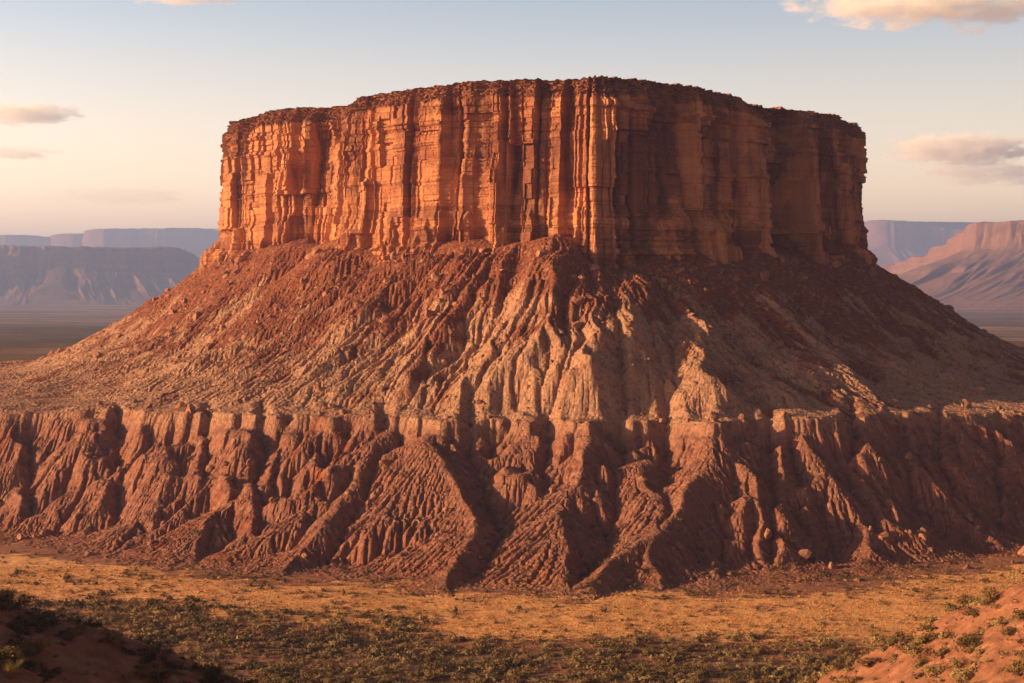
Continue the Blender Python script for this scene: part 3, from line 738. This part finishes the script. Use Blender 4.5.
for i in big_i:
    o = link("boulder", variants[i % 8], M_rock)
    o.location = (bx[i], by[i], bz[i] + .15 * bs[i]); o.rotation_euler = (rng.uniform(-.5, .5), rng.uniform(-.5, .5), rng.uniform(0, 6.28))
    o.scale = tuple(bs[i] * rng.uniform(.85, 1.15, 3))
    lb, gr = zone(bx[i], by[i], bd[i], byb[i]); o["label"] = lb; o["category"] = "boulder"; o["group"] = gr + lb.split(",")[-1].replace("part of the", "").replace("of the", "")
def scatter(name, protos, xs, ys, zs, sc, mat, smooth=False, tilt=.4, sq=1.0, **props):
    Vs, Fs, o_ = [], [], 0
    for i in range(len(xs)):
        v, f = protos[i % len(protos)]; a = rng.uniform(0, 6.28); c_, s__ = math.cos(a), math.sin(a)
        t = v * sc[i] * np.array([1, 1, sq]); t = np.stack([t[:, 0] * c_ - t[:, 1] * s__, t[:, 0] * s__ + t[:, 1] * c_, t[:, 2]], -1)
        Vs.append(t + (xs[i], ys[i], zs[i])); Fs.append(f + o_); o_ += len(v)
    return link(name, mesh_from(name, np.concatenate(Vs), np.concatenate(Fs), smooth=smooth), mat, None, **props)
scatter("rock_debris", [rock(1, 400 + k_) for k_ in range(12)], bx[small_i], by[small_i], bz[small_i] + .1 * bs[small_i], bs[small_i], M_rock,
        kind="stuff", label="countless small red rocks strewn over the mesa slopes")

# ------------------------------------------------------------------ shrubs
def shrub(nleaf, seed, lsize, twig=True):
    """a low rounded desert bush: many small leaf clumps through a lumpy dome"""
    r = np.random.default_rng(seed); lob = r.normal(size=(7, 3)) * (.42, .42, .16) + (0, 0, .38)
    ctr = lob[r.integers(0, 7, nleaf)]; dirs = r.normal(size=(nleaf, 3)); dirs /= np.linalg.norm(dirs, axis=1)[:, None]
    p = ctr + dirs * (r.uniform(.2, 1, nleaf) ** .5)[:, None] * (.40, .40, .34); p[:, 2] = np.abs(p[:, 2])
    nr_ = p - (0, 0, .15); nr_ = nr_ / np.linalg.norm(nr_, axis=1)[:, None] + .45 * r.normal(size=(nleaf, 3)); nr_ /= np.linalg.norm(nr_, axis=1)[:, None]
    a = np.cross(nr_, r.normal(size=(nleaf, 3))); a /= np.linalg.norm(a, axis=1)[:, None]; b = np.cross(nr_, a); b /= np.linalg.norm(b, axis=1)[:, None]
    s_ = lsize * r.uniform(.6, 1.4, nleaf)[:, None]
    v = np.stack([p + a * s_, p - a * s_ * .6 + b * s_ * .8, p - a * s_ * .6 - b * s_ * .8], 1).reshape(-1, 3)
    return v, np.arange(nleaf * 3).reshape(-1, 3)
def stems(seed, k=9):
    r = np.random.default_rng(seed); Vs, Fs = [], []
    for q in range(k):
        a = r.uniform(0, 6.28); tip = np.array([math.cos(a) * r.uniform(.2, .7), math.sin(a) * r.uniform(.2, .7), r.uniform(.35, .75)]); w = .03
        side = np.array([-math.sin(a), math.cos(a), 0]) * w; o_ = len(Vs) * 4
        Vs.append(np.array([side, -side, [0, 0, w * 2], tip])); Fs += [[o_, o_ + 1, o_ + 3], [o_ + 1, o_ + 2, o_ + 3], [o_ + 2, o_, o_ + 3]]
    return np.concatenate(Vs), np.array(Fs)
M_olive = mat_leaf("olive_leaves", (.27, .155, .060), (.37, .225, .078)); M_dark = mat_leaf("juniper_leaves", (.12, .080, .038), (.21, .132, .056))
M_sage = mat_leaf("sage_leaves", (.36, .235, .10), (.43, .28, .115)); mt = MB("dry_twigs"); M_twig = mt.done((.14, .085, .05))
n = 110000
sxs = np.r_[rng.uniform(-190, 190, n), rng.uniform(-62, -8, 5000)]; sys_ = np.r_[rng.uniform(70, 470, n), rng.uniform(70, 150, 5000)]; n = len(sxs)
szs = surf_z(sxs, sys_)
xi = 512 + F * sxs / sys_; yi = HY - F * szs / sys_
gxz = ground_z(sxs, sys_)
hillm = (szs > PLAIN + 5) & (sys_ < 330)
lhill = (sxs < 0) & (sys_ < 150)
nn = fbm(sxs / 14, sys_ / 14, 3, 141); n2 = fbm(sxs / 70, sys_ / 25, 2, 142)
lefts = np.clip(-sxs / 130, -1, 1)
line = 350 + 72 * np.clip(lefts, 0, 1) + 16 * n2
dens = np.where(sys_ < line, .95 - .25 * sstep(-45, 0, sys_ - line), .06 + .35 * np.exp(-(sys_ - line) / 12)) * np.clip(.75 + 1.1 * nn, .06, 1)
dens = np.where((sys_ > 396) & (sys_ < 440), .30 * np.clip(.4 + 1.5 * nn, .1, 1), dens); dens = np.where(sys_ > 455, .02, dens)
dens = np.where(hillm, np.where(sxs < 0, .85, .70) * np.clip(.6 + 1.4 * nn, .1, 1), dens)
kp = (rng.uniform(size=n) < dens * .75) & (xi > -25) & (xi < 1049) & (yi < 705)
sxs, sys_, szs, hillm, nn, lhill = [q[kp] for q in (sxs, sys_, szs, hillm, nn, lhill)]
ssz = np.clip(rng.lognormal(-.05,   .42, len(sxs)), .4, 2.3) * np.where(sys_ > line[kp], .75, 1.0) * 1.05 * np.where(lhill, .55, 1) * np.where(hillm & ~lhill, .85, 1)
kindv = rng.uniform(size=len(sxs)) + .35 * nn
kd = np.where(hillm & (sxs < 0), np.where(kindv > .35, 1, 0), np.where(sys_ > 385, np.where(kindv > .45, 1, 0), np.where(kindv > .80, 1, np.where(kindv < .42, 2, 0))))
mats = [M_olive, M_dark, M_sage]; kn = ["olive green", "dark green", "pale sage green"]
pv = [mesh_from("foliage", *shrub(620, 500 + k_, .066), smooth=False) for k_ in range(6)]
sv = [mesh_from("stem", *stems(520 + k_), smooth=False) for k_ in range(3)]
pm = {}
for a in range(6):
    for b in range(3):
        mm = pv[a].copy(); mm.materials.append(mats[b]); pm[a, b] = mm
ordr = np.argsort(-ssz / sys_); bi = ordr[:290]; si = ordr[290:]
print("shrubs", len(sxs), "boulders", len(bx))
def szone(x, y, z, hl, kname):
    xi_ = 512 + F * x / y
    if hl and x < 0: return f"{kname} shrub on the shaded red hillside in the lower left corner", "shrubs on the shaded near hillside"
    if hl: return f"{kname} shrub on the orange sunlit slope in the lower right corner", "shrubs on the sunlit near slope"
    w = "left" if xi_ < 340 else ("middle" if xi_ < 690 else "right")
    return f"rounded {kname} shrub in the dense scrub belt along the bottom {w}", f"shrubs in the scrub belt, {w}"
for i in bi:
    hl = bool(hillm[i]); lb, gr = szone(sxs[i], sys_[i], szs[i], hl, kn[kd[i]])
    r = bpy.data.objects.new("shrub", None); C.collection.objects.link(r); r.location = (sxs[i], sys_[i], szs[i] - .08); r.rotation_euler = (0, 0, rng.uniform(0, 6.28))
    r.scale = (ssz[i] * rng.uniform(.9, 1.2), ssz[i] * rng.uniform(.9, 1.2), ssz[i] * rng.uniform(.75, 1.1))
    r["label"] = lb; r["category"] = "shrub"; r["group"] = kn[kd[i]] + " " + gr
    link("foliage", pm[int(i) % 6, int(kd[i])], None, r); link("stem", sv[int(i) % 3], M_twig, r)
lows = [shrub(105, 600 + k_, .125) for k_ in range(10)]
for b, nm in enumerate(("olive_scrub", "dark_scrub", "sage_scrub")):
    q = si[kd[si] == b]
    scatter(nm, lows, sxs[q], sys_[q], szs[q] - .08, ssz[q], mats[b], sq=.9, kind="stuff", label=f"countless small {kn[b]} shrubs dotting the desert floor")

n = 120000
tx2 = rng.uniform(-175, 185, n); ty2 = rng.uniform(330, 445, n); gz2 = surf_z(tx2, ty2)
gy3 = terrain(tx2[:, None], ty2[:, None], False)[3][:, 0]
gg = grassf(tx2, ty2, gy3) * np.clip(.55 + .9 * fbm(tx2 / 9, ty2 / 9, 3, 151), .05, 1)
kp = (rng.uniform(size=n) < gg * .8) & (np.abs(tx2 / ty2) < .385)
def tuft(seed):
    r = np.random.default_rng(seed); V_ = []
    for q in range(5):
        a = r.uniform(0, 6.28); d_ = np.array([math.cos(a), math.sin(a), 0]); w_ = np.array([-d_[1], d_[0], 0]) * .22
        V_ += [d_ * .05 + w_, d_ * .05 - w_, d_ * r.uniform(.25, .7) + (0, 0, r.uniform(.35, .8))]
    return np.array(V_), np.arange(15).reshape(-1, 3)
M_straw = mat_leaf("straw_grass", (.80, .38, .14), (.86, .45, .17))
scatter("dry_grass", [tuft(700 + k_) for k_ in range(8)], tx2[kp], ty2[kp], gz2[kp] - .02, rng.uniform(.25, .7, kp.sum()), M_straw, kind="stuff", label="tufts of dry golden grass across the plain")

nx_r = np.r_[rng.uniform(-62, -8, 2600), rng.uniform(15, 90, 3800)]; ny_r = np.r_[rng.uniform(70, 150, 2600), rng.uniform(120, 260, 3800)]
kp = (np.r_[np.zeros(2600), np.zeros(3800)] + fbm(nx_r / 9, ny_r / 9, 2, 161) > -.15)
nx_r, ny_r = nx_r[kp], ny_r[kp]
scatter("loose_stones", [rock(1, 450 + k_) for k_ in range(8)], nx_r, ny_r, ground_z(nx_r, ny_r), .13 / rng.uniform(.02, 1, len(nx_r)) ** .45, M_rock, kind="stuff", label="loose red stones on the near slopes in both lower corners")

# yellow bush close by in the lower left corner
def ray_hit(c_, r_, d0=60, d1=400):
    d_ = np.arange(d0, d1, .25); zz = -(r_ - HY) / F * d_; g_ = ground_z((c_ - 512) / F * d_, d_); i = np.argmax(g_ > zz); return (c_ - 512) / F * d_[i], d_[i], g_[i]
hx, hy, hz_ = ray_hit(8, 684)
def spray(seed, k, h, w):
    r = np.random.default_rng(seed); V_, F_ = [], []
    for q in range(k):
        a = r.uniform(0, 6.28); t_ = r.uniform(.15, .75); tip = np.array([math.cos(a) * t_ * h, math.sin(a) * t_ * h, h * r.uniform(.6, 1.0)]); s_ = np.array([-math.sin(a), math.cos(a), 0]) * w
        midp = tip * .5 + (0, 0, .12 * h); o_ = len(V_); V_ += [s_ * .6, -s_ * .6, midp + s_, midp - s_, tip]; F_ += [[o_, o_ + 1, o_ + 2], [o_ + 1, o_ + 3, o_ + 2], [o_ + 2, o_ + 3, o_ + 4]]
    return np.array(V_), np.array(F_)
rb = bpy.data.objects.new("dry_bush", None); C.collection.objects.link(rb); rb.location = (hx, hy, hz_ - .05)
rb["label"] = "yellow wispy dry bush at the very bottom left corner"; rb["category"] = "bush"
link("foliage", mesh_from("foliage", *spray(801, 260, 1.45, .018), smooth=False), mat_leaf("yellow_stalks", (.62, .44, .12), (.7, .5, .16)), rb)
link("stem", mesh_from("stem", *spray(802, 30, .8, .02), smooth=False), M_twig, rb)

# ------------------------------------------------------------------ haze
bpy.ops.mesh.primitive_cube_add(size=1)
hz = bpy.context.object; hz.name = "haze"; hz["kind"] = "stuff"
zlo = float(GZ.min()) - 1.0 - 15; zhi = 1100.0
hz.location = (0, 19450, (zlo + zhi) / 2); hz.scale = (61900, 44950 + 1900, zhi - zlo)
hm = bpy.data.materials.new("haze_air"); hm.use_nodes = True; hn = hm.node_tree
for q in list(hn.nodes):
    if q.type == 'BSDF_PRINCIPLED': hn.nodes.remove(q)
pvv = hn.nodes.new("ShaderNodeVolumePrincipled"); pvv.inputs["Color"].default_value = (.40, .54, 1.0, 1); pvv.inputs["Density"].default_value = 7.5e-5
pvv.inputs["Anisotropy"].default_value = 0.2
hn.links.new(pvv.outputs[0], [q for q in hn.nodes if q.type == 'OUTPUT_MATERIAL'][0].inputs["Volume"])
hz.data.materials.append(hm)

# ------------------------------------------------------------------ clouds, banks of vapour far behind and above the haze
def mat_cloud(dens, sc, thr, seed):
    m_ = bpy.data.materials.new("cloud_vapour"); m_.use_nodes = True; t = m_.node_tree; n_ = t.nodes; l = t.links
    for q in list(n_):
        if q.type == 'BSDF_PRINCIPLED': n_.remove(q)
    out = [q for q in n_ if q.type == 'OUTPUT_MATERIAL'][0]
    tc = n_.new("ShaderNodeTexCoord"); mp = n_.new("ShaderNodeMapping"); mp.inputs["Scale"].default_value = sc; mp.inputs["Location"].default_value = (seed, seed * .7, 0)
    l.new(tc.outputs["Object"], mp.inputs[0])
    no = n_.new("ShaderNodeTexNoise"); no.inputs["Scale"].default_value = 1; no.inputs["Detail"].default_value = 6; no.inputs["Roughness"].default_value = .68
    l.new(mp.outputs[0], no.inputs["Vector"])
    ln = n_.new("ShaderNodeVectorMath"); ln.operation = 'LENGTH'; l.new(tc.outputs["Object"], ln.inputs[0])
    def mt_(op, a, b):
        q = n_.new("ShaderNodeMath"); q.operation = op
        for i, v in enumerate((a, b)):
            if isinstance(v, (int, float)): q.inputs[i].default_value = v
            else: l.new(v, q.inputs[i])
        return q.outputs[0]
    d = mt_('SUBTRACT', mt_('MULTIPLY', no.outputs["Fac"], 2.7), mt_('MULTIPLY', ln.outputs["Value"], 1.0))
    d = mt_('MAXIMUM', mt_('SUBTRACT', d, thr + .16), 0.0); d = mt_('MINIMUM', mt_('MULTIPLY', d, 4.0), 1.0)
    pv_ = n_.new("ShaderNodeVolumePrincipled"); pv_.inputs["Color"].default_value = (1, 1, 1, 1); pv_.inputs["Anisotropy"].default_value = 0.0
    l.new(mt_('MULTIPLY', d, dens * .55), pv_.inputs["Density"]); l.new(pv_.outputs[0], out.inputs["Volume"])
    return m_
def cloud(c0, r0, c1, r1, dens, thr, seed, label, D=26000, sc=(2.6, 1.5, 1.6)):
    v, f = ico(3)
    o = link("cloud", mesh_from("cloud", v, f), mat_cloud(dens, sc, thr, seed))
    cx, cr = (c0 + c1) / 2, (r0 + r1) / 2
    o.location = ((cx - 512) / F * D, D, (HY - cr) / F * D)
    o.scale = ((c1 - c0) / 2 / F * D, max((c1 - c0) / 4, 20) / F * D, (r1 - r0) / 2 / F * D)
    o["label"] = label; o["category"] = "cloud"
cloud(-35, 102, 92, 128, .0050, .36, 1.3, "small puffy peach cloud low at the left edge of the sky")
cloud(-40, 146, 72, 162, .0026, .38, 4.1, "thin faint cloud streak under the puffy one at the left edge")
cloud(120, -14, 262, 9, .0030, .40, 7.7, "cloud sliver cut by the top edge left of the mesa")
cloud(770, -14, 1080, 30, .0036, .46, 9.2, "broad grey-pink cloud in the top right corner", sc=(4.2, 1.5, 1.6))
cloud(950, 27, 992, 38, .0020, .40, 3.2, "tiny cloud wisp just below the broad top right cloud")
cloud(872, 131, 1050, 168, .0065, .38, 12.6, "heaped cream-lit cloud right of the mesa top", sc=(5.5, 1.8, 3.0))
cloud(890, 160, 1080, 188, .0020, .40, 15.9, "soft pale cloud layer under the heaped cloud on the right", sc=(3.6, 1.5, 1.6))
cloud(30, 185, 215, 208, .0006, .40, 18.9, "very faint cloud veil above the left horizon", sc=(3.6, 1.5, 1.6))
